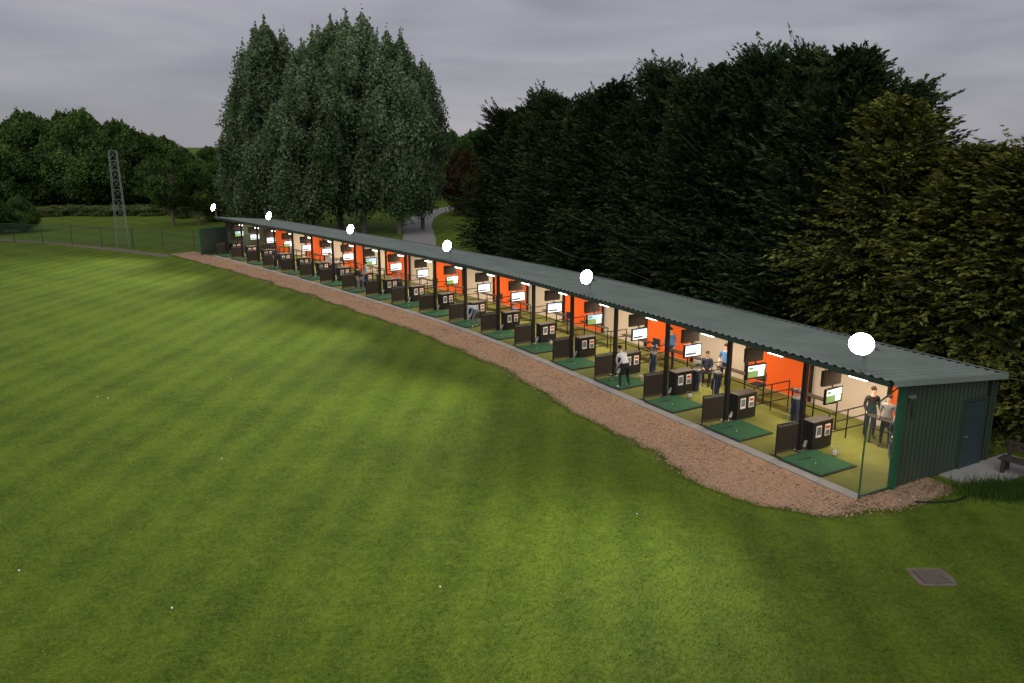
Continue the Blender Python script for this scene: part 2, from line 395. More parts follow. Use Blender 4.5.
for i in range(7):
    a=i*0.9; x=0.06+0.08*math.cos(a); y=0.08*math.sin(a); z=1.1+0.05*(i%3)
    b.cyl((x,y,0.86),(x*1.2,y*1.3,z),0.007,k='steel'); 
    if i%3==0: b.ell((x*1.2,y*1.3+0.03,z),(0.05,0.06,0.04),'clk')
    else: b.box((x*1.2,y*1.3+0.03,z),(0.02,0.08,0.05),'steel')
b.cyl((0.02,0.1,0.8),(0.22,0.26,0.02),0.01,k='steel'); b.cyl((0.02,-0.1,0.8),(0.22,-0.26,0.02),0.01,k='steel')
me_bag=b.mesh('golf_bag')
Fz=0.09
for i in range(NB):
    s=i*BAY
    def P(me,nm,ss,d,z=Fz,rot=0.0,bv=0): 
        return place(me,nm,W(ss,d,z),head(ss)+rot,bevel=bv)
    P(me_mat,'tee_mat',s+2.27+random.uniform(-.05,.05),-0.34,0.09,random.uniform(-.03,.03))
    P(me_div,'bay_divider_board',s+BAY,-0.12,0.09,random.uniform(-.12,.05))
    P(me_cab,'ball_dispenser',s+BAY-0.05,0.72,0.09,bv=0.012)
    P(MON[[1,0,1,1,2,1,1][i%7] if i else 0],'monitor',s+BAY-0.25,1.05,1.82+random.uniform(-.02,.02),random.uniform(-.08,.12))
    P(me_hb,'hanging_heater_panel',s+BAY-0.2,0.95,2.42)
    P(me_rail,'leaning_rail_table',s+1.7,2.6)
    if i%3!=1: P(me_bask,'ball_basket',s+2.5+random.uniform(-.2,.2),0.65,rot=i)
    if i<NB-1: P(me_brail,'bay_side_rail',s+BAY,2.2)
    if i%2==0: P(me_chair,'chair',s+1.0+random.random(),3.2,rot=random.uniform(-.6,.6))
for s,d in ((9.0,1.9),(9.7,1.5),(12.6,1.7),(5.3,2.1),(23.5,1.5),(36,1.6),(38.4,1.4),(45.0,1.5)):
    place(me_bag,'golf_bag',W(s,d,Fz),random.uniform(0,6))

# ------------------------------------------------------------------ floodlights
for i,s in enumerate((0.85,14.1,26.6,38.0,51.0,62.3)):
    hd=head(s); b=MB()
    b.cyl((0.15,0,-0.78),(0.15,0,-0.05),0.035,k='steel'); b.box((0.15,0,-0.78),(0.3,0.2,0.03),'steel')
    b.cyl((0.15,-0.42,-0.05),(0.15,0.42,-0.05),0.022,k='steel'); 
    for y in(-.42,.42): b.cyl((0.15,y,-0.05),(0.0,y,0.05),0.022,k='steel')
    R=Matrix.Rotation(0.30,3,'Y')
    ax=R@Vector((-1,0,0)); c=Vector((0,0,0.05))
    b.cyl(c-ax*0.14,c+ax*0.02,0.16,0.30,24,'black',ys=1.35); b.cyl(c+ax*0.02,c+ax*0.05,0.31,0.31,24,'steel',ys=1.35); b.cyl(c+ax*0.052,c+ax*0.075,0.295,0.28,24,'lamp',ys=1.35)
    for q in range(-2,3): b.box(c-ax*(0.15)+Vector((0,q*.07,0)),(0.1,0.015,0.26),'black',R)
    fo=b.obj('floodlight',None,W(s,-0.72,4.12),hd)
    L=bpy.data.lights.new('floodlight_beam','SPOT'); L.energy=20000; L.spot_size=math.radians(122); L.spot_blend=1.0; L.color=(1,0.97,0.80); L.shadow_soft_size=0.3
    o=bpy.data.objects.new('floodlight_lamp',L); col.objects.link(o); o.parent=fo; o.location=c+ax*0.2
    dirv=Vector((-1,0,0.30)).normalized(); o.rotation_euler=dirv.to_track_quat('-Z','Y').to_euler()

# ------------------------------------------------------------------ ground
b=MB(); G=1600
b.add([(-G,-60,0),(G,-60,0),(G,2*G,0),(-G,2*G,0)],[(0,1,2,3)],'lawn'); b.obj('lawn_ground')
outer=[(LEN+4,-3.8),(50,-3.55),(34,-3.5),(17,-3.5),(11.6,-3.8),(7.75,-3.9),(3.6,-4.3),(1.35,-3.8),(-0.3,-2.95),(-1.0,-1.0),(-0.95,1.7),(-0.5,1.75)]
inner=[(LEN+4,-1.5),(50,-1.52),(34,-1.52),(17,-1.52),(11.6,-1.52),(7.75,-1.52),(3.6,-1.52),(1.35,-1.52),(0.0,-1.52),(0.0,-0.9),(-0.02,1.0),(-0.02,1.7)]
def dens(pl,n):
    pts=[Vector((p[0],p[1])) for p in pl]; out=[]
    for i in range(len(pts)-1):
        k=n[i]
        for q in range(k): out.append(pts[i].lerp(pts[i+1],q/k))
    out.append(pts[-1]); return out
ns=[]
for i in range(len(outer)-1):
    ns.append(max(4,int((Vector(outer[i])-Vector(outer[i+1])).length/0.13)))
O=dens(outer,ns); I=dens(inner,ns)
vs=[];fs=[];m_=5; edge=[]
for i,(o_,i_) in enumerate(zip(O,I)):
    w=mn.noise(Vector((o_.x*0.35,o_.y*0.35,3)))*0.40+mn.noise(Vector((o_.x*1.6,o_.y*1.6,1)))*0.16+random.uniform(-.04,.04)
    if i>len(O)-14: w*=0.3
    dirv=(o_-i_); 
    if dirv.length>1e-3: dirv.normalize()
    oo=o_+dirv*w
    for j in range(m_):
        t=j/(m_-1); q=i_.lerp(oo,t); p=W(q.x,q.y); z=0.05*(1-t)**0.5*1.0+0.006 if t<1 else 0.004
        vs.append((p.x,p.y,z+0.012*mn.noise(Vector((p.x*2,p.y*2,0)))*(0 if t==1 else 1)))
    edge.append((p.x,p.y))
for i in range(len(O)-1):
    for j in range(m_-1): fs.append((i*m_+j,i*m_+j+1,(i+1)*m_+j+1,(i+1)*m_+j))
b=MB(); b.add(vs,fs,'bark')
n=15000; ii=rng.integers(0,len(O)-1,n); tt=rng.random(n)**0.8*1.08
C=np.array([list(W(*(I[i].lerp(O[i],float(t))),0.05)) for i,t in zip(ii,tt)]); C[:,2]=0.06*(1-np.clip(tt,0,1))+0.02
a=rng.random(n)*6.28; L_=0.02+0.035*rng.random(n)
U=np.stack([np.cos(a)*L_,np.sin(a)*L_,rng.normal(0,.008,n)],1); V=np.stack([-np.sin(a)*L_*.5,np.cos(a)*L_*.5,rng.normal(0,.008,n)],1)
b.quads(C,U,V,rng.random(n),'chip')
b.obj('bark_chipping_path',smooth=True)
lineS=np.linspace(-0.5,60,200); LP=np.array([list(W(float(q),-4.5))[:2] for q in lineS]); order=np.argsort(LP[:,1])
n=480000; yy=8.0+58*rng.random(n)**1.35; xx=(rng.random(n)*2-1)*(0.78*yy+6)
dist=np.hypot(xx,yy)
keep=(yy<18.3)|(xx<np.interp(yy,LP[order,1],LP[order,0]))
keep&=rng.random(n)<np.clip(1.15-(dist-14)/46,0.0,1)
keep&=~((np.abs(xx-9.5)<0.5)&(np.abs(yy-16.3)<0.45))
xx=xx[keep];yy=yy[keep]
E=np.array(edge); n2=26000; ei=rng.integers(0,len(E),n2); ex=E[ei,0]+rng.normal(0,.10,n2); ey=E[ei,1]+rng.normal(0,.10,n2)
xx=np.concatenate([xx,ex]);yy=np.concatenate([yy,ey]); n=len(xx)
hh=0.008+0.015*rng.random(n); wd=0.006+0.004*rng.random(n); a=rng.random(n)*6.28
C=np.stack([xx,yy,hh],1); U=np.stack([rng.normal(0,.020,n),rng.normal(0,.020,n),hh],1); V=np.stack([np.cos(a)*wd,np.sin(a)*wd,np.zeros(n)],1)
pn=0.5+0.18*np.sin(xx*1.9+2*np.sin(yy*0.7))*np.sin(yy*1.3+1.5*np.sin(xx*0.9))
b=MB(); b.quads(C,U,V,np.clip(pn*0.6+rng.normal(0,.22,n),0,1),'blade'); b.obj('lawn_grass_blades')
def Wp(*l): return [(W(s,d).x,W(s,d).y) for s,d in l]
b=MB(); 
pts=Wp((-0.05,2.2),(-1.3,2.3),(-1.3,5.6),(-0.05,5.6)); 
b.add([(x,y,0.05) for x,y in pts]+[(x,y,-0.02) for x,y in pts],[(0,1,2,3),(0,4,5,1),(1,5,6,2),(2,6,7,3),(3,7,4,0)],'conc'); b.obj('concrete_path')
b=MB()
pl=[]
for i in range(22):
    a=i/22*2*math.pi; r=1.0+0.12*mn.noise(Vector((math.cos(a)*2,math.sin(a)*2,5))); c_=math.cos(a);s_=math.sin(a)
    e=max(abs(c_),abs(s_)); pl.append((9.5+c_/e**0.8*0.46*r,16.3+s_/e**0.8*0.40*r,0.012))
b.add(pl,[tuple(range(22))],'slab'); b.box((9.5,16.3,0.02),(0.62,0.52,0.03),'manh')
for x in np.linspace(-.25,.25,6): b.box((9.5+x,16.3,0.038),(0.03,0.42,0.008),'slab')
b.obj('manhole_cover',rz=0)
b=MB(); pp=None
for i in range(26):
    t=i/25; q=W(-0.9-0.5*math.sin(t*3.1),-0.2+2.6*t,0.06); 
    if pp is not None: b.cyl(pp,q,0.025,k='black',n=6)
    pp=q
b.obj('black_hose')
b=MB()
for x in(-.7,.7):
    for y in(-.18,.18): b.box((x,y,0.22),(0.1,0.1,0.44),'wood')
    b.box((x,0.22,0.6),(0.09,0.07,0.75),'wood')
for y in (-.17,0,.17): b.box((0,y,0.46),(1.7,0.14,0.045),'wood')
for z in (0.7,0.88): b.box((0,0.265,z),(1.7,0.03,0.13),'wood')
b.obj('wooden_bench',loc=(15.15,21.75,0),rz=math.radians(-50),bevel=0.008)
b=MB()
for i in range(14):
    y=15+55*random.random()**1.2; x=random.uniform(-0.62*y-2,0.1*y+2)
    b.ell((x,y,0.018),(0.0215,0.0215,0.0215),'ball',8,5)
b.obj('golf_balls',smooth=True)

# ------------------------------------------------------------------ vegetation
def trunk_limbs(b,H,r,limbs,k='barkt'):
    z=0;p=Vector((0,0,-0.1)); n=6
    for i in range(n):
        q=Vector((random.uniform(-.1,.1)*i*0.6,random.uniform(-.1,.1)*i*0.6,H*(i+1)/n))
        b.cyl(p,q,r*(1-0.14*i),r*(1-0.14*(i+1)),8,k,False); p=q
    for a,e in limbs:
        mid=a.lerp(e,0.5)+Vector((0,0,-0.3)); b.cyl(a,mid,r*0.3,r*0.2,5,k,False); b.cyl(mid,e,r*0.2,r*0.06,5,k,False)
def conifer(name,H,R,leaf,nb=330,nl=190,seed=1,ls=0.11,upb=0.35,exp=0.8,droop=0.35):
    g=np.random.default_rng(seed); random.seed(seed); b=MB(); limbs=[]
    Cs=[];Us=[];Vs=[];Sh=[]
    lob=[(g.random()*6.283,g.random(),0.2+0.25*g.random()) for _ in range(12)]
    tops=[(0.0,0.0,1.0)]+[(g.normal(0,R*0.28),g.normal(0,R*0.28),g.uniform(0.80,0.95)) for _ in range(3)]
    for i in range(nb+32):
        h=g.random()**1.05; a=g.random()*6.283; lead=None
        if i>=nb: lead=tops[(i-nb)%4]; h=g.uniform(0.86,0.97)
        z0=0.2+h*(H-1.3)*(lead[2] if lead else 1)
        bul=1.0
        for la,lh,lk in lob:
            bul+=lk*math.exp(-((h-lh)/0.12)**2)*max(0,math.cos(a-la))
        env=(R*(1-h)**exp*(0.68+0.42*g.random())+0.18)*bul*0.92
        up=upb+0.8*h**2+g.normal(0,0.16)
        if lead: up=g.uniform(1.4,3.0); env=0.45
        dr=np.array([math.cos(a),math.sin(a),up]); dr/=np.linalg.norm(dr)
        hor=math.hypot(dr[0],dr[1]); length=min(env/max(0.3,hor)*0.95,2.4+env*0.35) if not lead else 1.2
        base=np.array([0,0,z0])+np.array([math.cos(a),math.sin(a),0])*max(0,env-length*hor)
        if lead: base=base+np.array([lead[0],lead[1],0])
        if i%4==0: limbs.append((Vector((0,0,z0)),Vector(base+dr*length*0.7)))
        side=np.cross(dr,[0,0,1]); side/=np.linalg.norm(side); nrm=np.cross(side,dr)
        ns_=5; btone=g.normal(0,0.10)
        for q in range(ns_):
            m=nl//ns_; fan=(q-(ns_-1)/2)*0.30+g.normal(0,0.10)
            sd=dr*math.cos(fan)+side*math.sin(fan)+nrm*g.normal(0,0.12); sl=length*(1-0.28*abs(fan))*g.uniform(0.78,1.12)
            t=g.random(m)**0.6
            wid=0.24*(1-t)**0.6+0.02
            C=base+np.outer(t*sl,sd)+np.outer(g.normal(0,1,m)*wid,side)+np.outer(g.normal(0,1,m)*wid*0.5,nrm)
            C[:,2]-=droop*(t**2.5)*(1-h)*sl*0.4
            D=sd[None,:]*1.0+np.outer(g.normal(0,0.5,m),side)+g.normal(0,0.22,(m,3)); D[:,2]-=droop*0.7*t; D/=np.linalg.norm(D,axis=1)[:,None]
            X=np.cross(D,g.normal(0,1,(m,3))*0.5+nrm); X/=np.linalg.norm(X,axis=1)[:,None]
            l=ls*(0.7+0.7*g.random(m)); Cs.append(C);Us.append(D*l[:,None]);Vs.append(X*(l*0.36)[:,None])
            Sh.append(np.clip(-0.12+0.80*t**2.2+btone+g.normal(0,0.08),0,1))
    b.quads(np.concatenate(Cs),np.concatenate(Us),np.concatenate(Vs),np.concatenate(Sh),leaf)
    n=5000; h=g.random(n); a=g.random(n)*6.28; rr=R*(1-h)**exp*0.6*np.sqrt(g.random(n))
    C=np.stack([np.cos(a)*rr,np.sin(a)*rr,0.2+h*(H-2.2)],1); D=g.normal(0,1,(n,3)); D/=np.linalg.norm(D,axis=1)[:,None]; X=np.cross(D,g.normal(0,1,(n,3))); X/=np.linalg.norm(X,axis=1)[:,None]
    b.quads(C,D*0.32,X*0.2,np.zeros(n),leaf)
    trunk_limbs(b,H*0.9,0.22,limbs); return b.mesh(name)
def broad(name,H,R,hb,leaf,ncl=120,nl=420,seed=1,ls=0.13,vs=1.5,rc=(0.8,1.5),pw=0.8,tr=0.02,lean=0.0):
    g=np.random.default_rng(seed); random.seed(seed); b=MB(); limbs=[];Cs=[];Us=[];Vs=[];Sh=[]
    for i in range(ncl):
        t=g.random(); env=R*max(0.05,math.sin(math.pi*min(0.98,max(0.03,t))**pw))**0.6
        a=g.random()*6.283; f=0.35+0.68*g.random()**0.5
        r=rc[0]+(rc[1]-rc[0])*g.random()**1.5; r*= (1 if t<0.85 else 0.75)
        c=np.array([math.cos(a)*env*f,math.sin(a)*env*f,hb+t*(H-hb-r*vs*0.7)])
        if i%2==0: limbs.append((Vector((0,0,max(hb*0.7,c[2]-2-2.5*f))),Vector(c)))
        d=g.normal(0,1,(nl,3)); d/=np.linalg.norm(d,axis=1)[:,None]
        rad=r*(0.30+0.85*g.random(nl)**0.7)*(1+0.32*np.sin(d[:,0]*5+i)*np.cos(d[:,2]*4+i))
        off=d*rad[:,None]*np.array([1,1,vs]); 
        off[:,0]+=off[:,2]*math.cos(a)*lean*f; off[:,1]+=off[:,2]*math.sin(a)*lean*f
        k_=np.clip(1-off[:,2]/(r*vs*1.3),0.25,1.3); off[:,0]*=k_; off[:,1]*=k_
        C=c+off
        D=g.normal(0,1,(nl,3)); D/=np.linalg.norm(D,axis=1)[:,None]; X=np.cross(D,g.normal(0,1,(nl,3))); X/=np.linalg.norm(X,axis=1)[:,None]
        l=ls*(0.6+0.8*g.random(nl)); Cs.append(C);Us.append(D*l[:,None]);Vs.append(X*(l*0.6)[:,None])
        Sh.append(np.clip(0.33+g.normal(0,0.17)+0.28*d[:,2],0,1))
    b.quads(np.concatenate(Cs),np.concatenate(Us),np.concatenate(Vs),np.concatenate(Sh),leaf)
    trunk_limbs(b,H*0.8,tr*H,limbs); return b.mesh(name)
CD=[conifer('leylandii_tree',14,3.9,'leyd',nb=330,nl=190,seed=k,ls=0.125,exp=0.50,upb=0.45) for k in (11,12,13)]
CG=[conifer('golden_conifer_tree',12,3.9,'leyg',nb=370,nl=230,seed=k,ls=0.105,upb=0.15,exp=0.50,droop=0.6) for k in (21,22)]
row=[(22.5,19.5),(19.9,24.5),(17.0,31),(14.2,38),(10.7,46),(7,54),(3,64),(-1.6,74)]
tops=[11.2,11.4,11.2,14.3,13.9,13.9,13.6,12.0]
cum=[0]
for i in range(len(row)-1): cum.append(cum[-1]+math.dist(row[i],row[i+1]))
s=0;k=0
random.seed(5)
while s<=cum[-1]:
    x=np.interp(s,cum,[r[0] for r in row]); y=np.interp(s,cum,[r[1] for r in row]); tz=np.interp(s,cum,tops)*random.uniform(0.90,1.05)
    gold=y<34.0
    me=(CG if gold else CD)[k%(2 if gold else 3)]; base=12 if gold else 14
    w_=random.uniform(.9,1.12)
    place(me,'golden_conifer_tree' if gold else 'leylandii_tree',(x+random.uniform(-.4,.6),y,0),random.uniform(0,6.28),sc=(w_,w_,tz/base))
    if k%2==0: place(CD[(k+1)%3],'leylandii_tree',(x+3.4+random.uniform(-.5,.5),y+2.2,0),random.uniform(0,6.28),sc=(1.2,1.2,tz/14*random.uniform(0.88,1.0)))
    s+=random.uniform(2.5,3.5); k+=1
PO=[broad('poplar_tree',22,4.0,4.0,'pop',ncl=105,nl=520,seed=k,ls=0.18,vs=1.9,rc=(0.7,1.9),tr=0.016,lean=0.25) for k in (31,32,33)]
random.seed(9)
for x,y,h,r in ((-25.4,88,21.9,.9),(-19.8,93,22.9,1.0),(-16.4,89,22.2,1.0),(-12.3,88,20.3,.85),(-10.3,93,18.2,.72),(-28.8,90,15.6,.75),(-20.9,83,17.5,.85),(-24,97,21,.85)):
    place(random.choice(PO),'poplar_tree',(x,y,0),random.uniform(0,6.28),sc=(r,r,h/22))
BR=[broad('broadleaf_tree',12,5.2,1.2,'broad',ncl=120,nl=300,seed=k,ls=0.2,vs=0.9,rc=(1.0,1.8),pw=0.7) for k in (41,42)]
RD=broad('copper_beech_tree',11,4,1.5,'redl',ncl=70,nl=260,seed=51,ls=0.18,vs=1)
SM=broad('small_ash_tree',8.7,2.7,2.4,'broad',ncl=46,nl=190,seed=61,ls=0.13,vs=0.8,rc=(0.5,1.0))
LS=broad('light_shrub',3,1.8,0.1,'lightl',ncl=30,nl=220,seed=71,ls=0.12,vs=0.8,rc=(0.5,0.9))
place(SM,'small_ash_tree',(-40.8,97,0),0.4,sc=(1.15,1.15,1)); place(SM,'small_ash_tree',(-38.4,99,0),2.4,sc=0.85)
wood=empty('distant_woodland')
random.seed(3)
for i in range(18):
    x=-94+i*2.1; u_=(x+75)/20
    if abs(u_)>0.98: continue
    tz=15.0*math.sqrt(1-u_*u_*0.85)*random.uniform(.95,1.02)
    place(BR[i%2],'tree_crown',(x,136+random.uniform(-5,5),0),random.uniform(0,6),wood,sc=(1.1,1.1,tz/12))
for i in range(120):
    x=-260+i*4.4; place(random.choice(BR),'tree_crown',(x,random.uniform(225,255),0),random.uniform(0,6),wood,sc=(1,1,random.uniform(0.55,0.9)))
for i in range(14):
    x=random.uniform(-66,-34); place(random.choice(BR),'tree_crown',(x,random.uniform(155,175),0),random.uniform(0,6),wood,sc=(0.8,0.8,random.uniform(0.5,0.78)))
for x,y,s_ in ((-6,140,1.0),(0,132,1.1),(3,125,1.1),(-12,158,1.0),(-19,152,.9),(-25,148,.9)):
    place(BR[int(abs(x))%2],'broadleaf_tree',(x,y,0),x,sc=s_)
place(RD,'copper_beech_tree',(-6.8,112,0),1.0,sc=0.8)
hed=empty('hedgerow')
for i in range(40):
    x=-95+i*1.6; place(LS,'hedge_plant',(x,112+random.uniform(-1,1)+0.12*(x+60),0),random.uniform(0,6),hed,sc=(1,1,random.uniform(.35,.55)))
for x,y,s_ in ((-38,104,1.1),(-35.5,106,1.2),(-33,105,1.0),(-44,108,.8)):
    place(LS,'light_shrub',(x,y,0),x,sc=s_)
for x,y,s_ in ((-57,88,1.3),(-55,90,1.2),(-60,91,1.3)):
    place(BR[0],'small_bush',(x,y,0),x,sc=s_*0.28)
n=4500; g=rng; c=np.array([14.0,20.8,0.0]); C=np.stack([c[0]+g.normal(0,0.7,n),c[1]+g.normal(0,.3,n),np.zeros(n)],1); C[:,2]=0.12
a=g.random(n)*6.28; U=np.stack([g.normal(0,.06,n),g.normal(0,.06,n),0.10+0.12*g.random(n)],1); V=np.stack([np.cos(a)*.008,np.sin(a)*.008,np.zeros(n)],1)
b=MB(); b.quads(C,U,V,g.random(n),'grassl'); b.obj('long_grass_patch')
b=MB(); Hm=9.0
def c4(z): r=0.50-0.18*z/Hm; return [Vector((sx*r,sy*r,z)) for sx,sy in((-1,-1),(1,-1),(1,1),(-1,1))]
nseg=10
for i in range(nseg):
    A=c4(Hm*i/nseg);Bq=c4(Hm*(i+1)/nseg)
    for j in range(4):
        b.cyl(A[j],Bq[j],0.026,k='mast',n=5); b.cyl(A[j],Bq[(j+1)%4],0.013,k='mast',n=4); b.cyl(Bq[j],Bq[(j+1)%4],0.013,k='mast',n=4)
b.obj('lattice_mast',loc=(-37.4,77,0),rz=0.3)
b=MB()
for z0_ in (8.9,8.5):
    pp=None
    for i in range(17):
        t=i/16; q=Vector((-37.4-75*t,77+6*t,z0_-3.2*t*(1-t)))
        if pp is not None: b.cyl(pp,q,0.012,k='black',n=4,cap=False)
        pp=q
b.obj('overhead_cable')
b=MB()
pts=[W(LEN+1.5,0.5),Vector((-36,76,0)),Vector((-50,80.5,0)),Vector((-66,84,0)),Vector((-90,88,0))]
for i in range(len(pts)-1):
    p,q=pts[i],pts[i+1]; L_=(q-p).length; n=max(2,int(L_/3))
    for j in range(n+1):
        r=p.lerp(q,j/n); b.cyl((r.x,r.y,0),(r.x,r.y,1.9),0.035,k='clad')
    b.add([(p.x,p.y,0.02),(q.x,q.y,0.02),(q.x,q.y,1.8),(p.x,p.y,1.8)],[(0,1,2,3)],'mesh'); b.cyl((p.x,p.y,1.85),(q.x,q.y,1.85),0.02,k='clad')
b.obj('chainlink_fence')
b=MB(); R=Matrix.Rotation(head(60),3,'Z'); p=W(LEN+1.2,-0.6)
for dx in(-1.3,1.3):
    q=Vector((p.x,p.y,0))+R@Vector((dx,0,0)); b.box((q.x,q.y,1.2),(0.12,0.12,2.4),'trim',R)
b.box((p.x,p.y,1.2),(2.48,0.05,2.2),'clad',R); b.box((p.x,p.y,2.36),(2.48,0.1,0.1),'trim',R); b.obj('green_end_screen')
def ribbon(name,pl,w,z,k):
    b=MB(); vs=[];fs=[]
    for i,p in enumerate(pl):
        a=Vector(pl[max(0,i-1)]);c=Vector(pl[min(len(pl)-1,i+1)]); t=(c-a).normalized(); nn=Vector((-t.y,t.x))*w/2; p=Vector(p)
        vs+=[(p.x+nn.x,p.y+nn.y,z),(p.x-nn.x,p.y-nn.y,z)]
    for i in range(len(pl)-1): fs.append((2*i,2*i+1,2*i+3,2*i+2))
    b.add(vs,fs,k); return b.obj(name)
ribbon('gravel_track',[(-100,86),(-70,86),(-55,83.5),(-45,79.5),(-36,74),(-30,70)],1.2,0.006,'slab')
ribbon('asphalt_path',[(-8.5,72),(-9.7,84),(-11.4,97),(-12.2,108),(-11.6,118),(-8.5,128),(0,138)],3.4,0.008,'asphalt')
H=empty('brick_clubhouse',(-4,146,0),0.15)
b=MB(); b.box((0,0,1.5),(13,7,3.0),'brick'); b.obj('walls',H)
b=MB(); b.add([(-7,-4,2.9),(7,-4,2.9),(7,4,2.9),(-7,4,2.9),(-6,0,5.4),(6,0,5.4)],[(0,1,5,4),(2,3,4,5),(1,2,5),(3,0,4)],'tile'); b.obj('roof',H)
b=MB()
for x in(-4.5,-1.8,1.6,4.4): b.box((x,-3.52,1.6),(1.3,0.08,1.2),'white'); b.box((x,-3.57,1.6),(1.1,0.04,1.0),'glassd')
b.box((0,-3.53,1.05),(0.95,0.07,2.1),'door'); b.obj('windows_and_door',H)

# ------------------------------------------------------------------ people
def person(name,pose,loc,rz,shirt,trous,sleeve='skin',shoes='shoe',hair='hair',club=False):
    J={}
    if pose=='stand':
        J=dict(pel=(0,0,.96),abd=(0,.01,1.12),che=(0,.0,1.32),nec=(0,.0,1.47),jaw=(0,.03,1.56),hea=(0,.025,1.66),cro=(0,.01,1.74))
        sh=(.18,0,1.42);el=(.24,-.02,1.14);wr=(.22,.14,.95);ha=(.2,.2,.92);hip=(.10,0,.92);kn=(.12,.03,.5);an=(.13,-.01,.09);to=(.15,.15,.045)
    elif pose=='golf':
        J=dict(pel=(0,-.12,.93),abd=(0,-.03,1.08),che=(0,.12,1.26),nec=(0,.25,1.38),jaw=(0,.32,1.44),hea=(0,.36,1.53),cro=(0,.38,1.62))
        sh=(.18,.2,1.32);el=(.14,.34,1.06);wr=(.04,.42,.84);ha=(.0,.45,.78);hip=(.10,-.1,.88);kn=(.18,.04,.49);an=(.22,-.03,.09);to=(.25,.13,.045)
    elif pose=='bend':
        J=dict(pel=(0,-.2,.90),abd=(0,-.06,1.0),che=(0,.18,1.06),nec=(0,.36,1.06),jaw=(0,.44,1.05),hea=(0,.52,1.08),cro=(0,.58,1.14))
        sh=(.18,.28,1.04);el=(.18,.36,.74);wr=(.1,.42,.48);ha=(.08,.45,.40);hip=(.10,-.18,.86);kn=(.14,.02,.48);an=(.14,-.08,.09);to=(.16,.08,.045)
    else:
        J=dict(pel=(0,0,.56),abd=(0,.0,.72),che=(0,.02,.92),nec=(0,.04,1.07),jaw=(0,.08,1.15),hea=(0,.08,1.25),cro=(0,.06,1.33))
        sh=(.18,.02,1.02);el=(.23,.06,.76);wr=(.14,.28,.68);ha=(.11,.34,.67);hip=(.10,.02,.53);kn=(.13,.44,.53);an=(.13,.40,.09);to=(.14,.56,.045)
    for sd,sg in(('L',-1),('R',1)):
        for nm,p in (('sh',sh),('el',el),('wr',wr),('ha',ha),('hip',hip),('kn',kn),('an',an),('to',to)): J[nm+sd]=(p[0]*sg,p[1],p[2])
    rad=dict(pel=(.15,.115),abd=(.135,.10),che=(.155,.11),nec=(.062,.06),jaw=(.062,.07),hea=(.078,.095),cro=(.06,.075),sh=(.07,.07),el=(.048,.045),wr=(.03,.03),ha=(.04,.024),hip=(.092,.095),kn=(.062,.062),an=(.042,.045),to=(.042,.032))
    E=[('pel','abd'),('abd','che'),('che','nec'),('nec','jaw'),('jaw','hea'),('hea','cro')]
    for sd in 'LR': E+=[('che','sh'+sd),('sh'+sd,'el'+sd),('el'+sd,'wr'+sd),('wr'+sd,'ha'+sd),('pel','hip'+sd),('hip'+sd,'kn'+sd),('kn'+sd,'an'+sd),('an'+sd,'to'+sd)]
    names=list(J); me=bpy.data.meshes.new('sk'); me.from_pydata([J[n] for n in names],[(names.index(a),names.index(c)) for a,c in E],[])
    o=bpy.data.objects.new('sk',me); col.objects.link(o)
    o.modifiers.new('s','SKIN'); sv=me.skin_vertices[0].data if me.skin_vertices else None
    if sv is None:
        bpy.context.view_layer.objects.active=o; o.select_set(True); 
        bpy.ops.mesh.customdata_skin_add(); sv=me.skin_vertices[0].data
    for i,n in enumerate(names):
        k=n[:-1] if n[-1] in 'LR' else n; sv[i].radius=rad[k]; sv[i].use_root=(n=='pel')
    ss=o.modifiers.new('u','SUBSURF'); ss.levels=2; ss.render_levels=2
    dg=bpy.context.evaluated_depsgraph_get(); ev=o.evaluated_get(dg).to_mesh()
    b=MB(); vs=[tuple(v.co) for v in ev.vertices]
    segs=[(a,c,Vector(J[a]),Vector(J[c])) for a,c in E]
    fl=[];fm=[]
    for p in ev.polygons:
        ce=p.center; best=None
        for a,c,A,Cc in segs:
            ab=Cc-A; t=max(0,min(1,(ce-A).dot(ab)/ab.length_squared)); dd=(ce-(A+ab*t)).length
            if best is None or dd<best[0]: best=(dd,a,c,t)
        _,a,c,t=best; a0=a[:-1] if a[-1] in 'LR' else a
        if a0 in('hip','kn') or (a=='pel' and (c[:3]=='hip' or t<0.35)): mk=trous
        elif a0=='an': mk=shoes
        elif a in('jaw','hea') or (a=='nec') : mk='skin'
        elif a0=='el': mk=sleeve
        elif a0=='wr': mk='skin'
        else: mk=shirt
        fl.append(tuple(p.vertices)); fm.append(mk)
    b.v+=vs
    for f,mk in zip(fl,fm): b.f.append(list(f)); b.m.append(b.mi(mk))
    o.evaluated_get(dg).to_mesh_clear(); bpy.data.objects.remove(o)
    hd=Vector(J['hea']); up=(Vector(J['cro'])-Vector(J['jaw'])).normalized()
    fw=Vector((0,1,0)); fw=(fw-up*fw.dot(up)).normalized(); rt=fw.cross(up)
    hc=hd+up*0.035-fw*0.018; b.ell(hc,(.088,.105,.088),'hair',12,8)
    b.cyl(hd+fw*.088+up*.01,hd+fw*.115-up*.025,.008,.014,6,'skin')
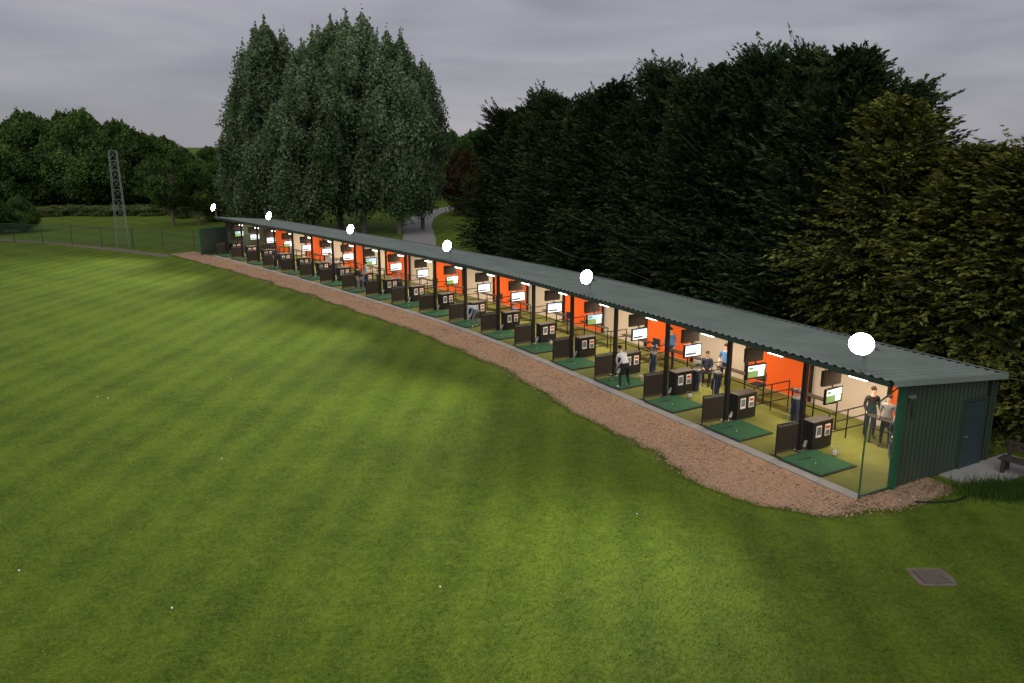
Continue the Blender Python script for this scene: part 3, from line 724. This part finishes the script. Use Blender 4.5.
    for sg in(-1,1):
        b.ell(hd+rt*sg*.082-up*.01,(.012,.02,.03),'skin',6,5); b.ell(hd+fw*.09+rt*sg*.032+up*.008,(.012,.008,.008),'clk',6,4)
        b.ell(hd+fw*.088-up*.055+rt*sg*.012,(.016,.008,.006),'red',6,4)
        sd='L' if sg<0 else 'R'; w=Vector(J['wr'+sd]);h=Vector(J['ha'+sd]); f=(h-w).normalized(); s2=f.cross(Vector((0,0,1))) 
        s2=s2.normalized() if s2.length>.1 else Vector((1,0,0)); pn=f.cross(s2)
        for q,(ln) in enumerate((.065,.075,.07,.055)):
            a=h+s2*(q-1.5)*.018; m1=a+f*ln*.6; e=m1+f*ln*.35-pn*.02*1+Vector((0,0,-.012)); b.cyl(a,m1,.009,.008,6,'skin'); b.cyl(m1,e,.008,.006,6,'skin')
        a=w.lerp(h,.4)+s2*.03; m1=a+s2*.025+f*.03; b.cyl(a,m1,.011,.009,6,'skin'); b.cyl(m1,m1+f*.03,.009,.007,6,'skin')
    if club:
        h=Vector(J['haR']); g0=Vector((0.0,h.y-.03,h.z+.12)); e=Vector((0.06,h.y+.5,0.05)); b.cyl(g0,g0.lerp(e,.25),.013,.011,6,'clk'); b.cyl(g0.lerp(e,.25),e,.006,.005,6,'steel'); b.box(e+Vector((.04,0,0)),(.10,.03,.05),'steel')
    return b.obj(name,None,loc,rz,smooth=True)
def PP(pose,s,d,rot,*a,z=Fz,nm='golfer',**k):
    return person(nm,pose,W(s,d,z),head(s)+rot,*a,**k)
hp=math.pi
PP('golf',11.35,-0.75,0.0,'clw','clk','clw','shoew',club=True,z=0.13)
PP('stand',12.9,2.9,2.2,'clb','cln','clb',nm='person')
PP('sit',10.3,2.6,2.4,'cln','clk','cln',nm='person'); place(me_chair,'chair',W(10.3,2.6,Fz),head(10.3)+2.4-hp/2)
PP('stand',9.6,2.9,2.0,'clb','clk','skin',nm='person')
PP('stand',2.9,2.9,2.6,'clk','cln','clk',nm='person')
PP('stand',2.1,2.6,1.9,'clg','clk','clg',nm='person')
PP('sit',1.5,2.3,2.2,'clk','cln','clk',nm='person'); place(me_chair,'chair',W(1.5,2.3,Fz),head(1.5)+2.2-hp/2)
PP('bend',24.1,-0.6,0.3,'cllb','clg','cllb','shoew',z=0.13)
PP('stand',38.5,0.5,1.2,'cllb','cln','skin'); PP('golf',37.1,-0.7,0.0,'clk','clg','skin',club=True,z=0.13)
PP('stand',44.5,0.9,1.7,'clw','clk','skin')
PP('golf',50.3,-0.7,0.0,'cln','clk','skin',club=True,z=0.13)

# ------------------------------------------------------------------ sky / sun
w=bpy.data.worlds.new('World'); scene.world=w; w.use_nodes=True; nt=w.node_tree; N=nt.nodes; L=nt.links
bg=N['Background']; out=N['World Output']
sky=N.new('ShaderNodeTexSky'); sky.sky_type='NISHITA'; sky.sun_disc=False; sky.sun_elevation=math.radians(40); sky.sun_rotation=math.radians(200)
L.new(sky.outputs[0],bg.inputs[0]); bg.inputs[1].default_value=0.008
tc=N.new('ShaderNodeTexCoord'); mp=N.new('ShaderNodeMapping'); mp.inputs['Scale'].default_value=(1.2,1.2,6.5); mp.inputs['Rotation'].default_value=(0.06,0.10,0.3)
n1=N.new('ShaderNodeTexNoise'); n1.inputs['Scale'].default_value=2.2; n1.inputs['Detail'].default_value=5; n1.inputs['Roughness'].default_value=0.5; n1.inputs['Distortion'].default_value=0.4
L.new(tc.outputs['Generated'],mp.inputs[0]); L.new(mp.outputs[0],n1.inputs['Vector'])
cr=N.new('ShaderNodeValToRGB'); cr.color_ramp.elements[0].position=0.32; cr.color_ramp.elements[0].color=(0.225,0.225,0.265,1); cr.color_ramp.elements[1].position=0.7; cr.color_ramp.elements[1].color=(0.385,0.37,0.41,1)
L.new(n1.outputs['Fac'],cr.inputs[0])
b2=N.new('ShaderNodeBackground'); L.new(cr.outputs[0],b2.inputs[0]); b2.inputs[1].default_value=1.0
ad=N.new('ShaderNodeAddShader'); L.new(bg.outputs[0],ad.inputs[0]); L.new(b2.outputs[0],ad.inputs[1]); L.new(ad.outputs[0],out.inputs[0])
S=bpy.data.lights.new('overcast_sun','SUN'); S.energy=1.35; S.angle=math.radians(70); S.color=(1,0.98,0.95)
so=bpy.data.objects.new('overcast_sun',S); col.objects.link(so); so.rotation_euler=(math.radians(48),0,math.radians(-15))
# ------------------------------------------------------------------ camera
cam=bpy.data.cameras.new('camera'); cam.lens=28.125; cam.sensor_width=36; cam.clip_end=5000
co=bpy.data.objects.new('camera',cam); col.objects.link(co); co.location=(0,0,9.5); co.rotation_euler=(math.radians(76.2),0,0); scene.camera=co
scene.view_settings.view_transform='Standard'; scene.view_settings.look='None'; scene.view_settings.exposure=0
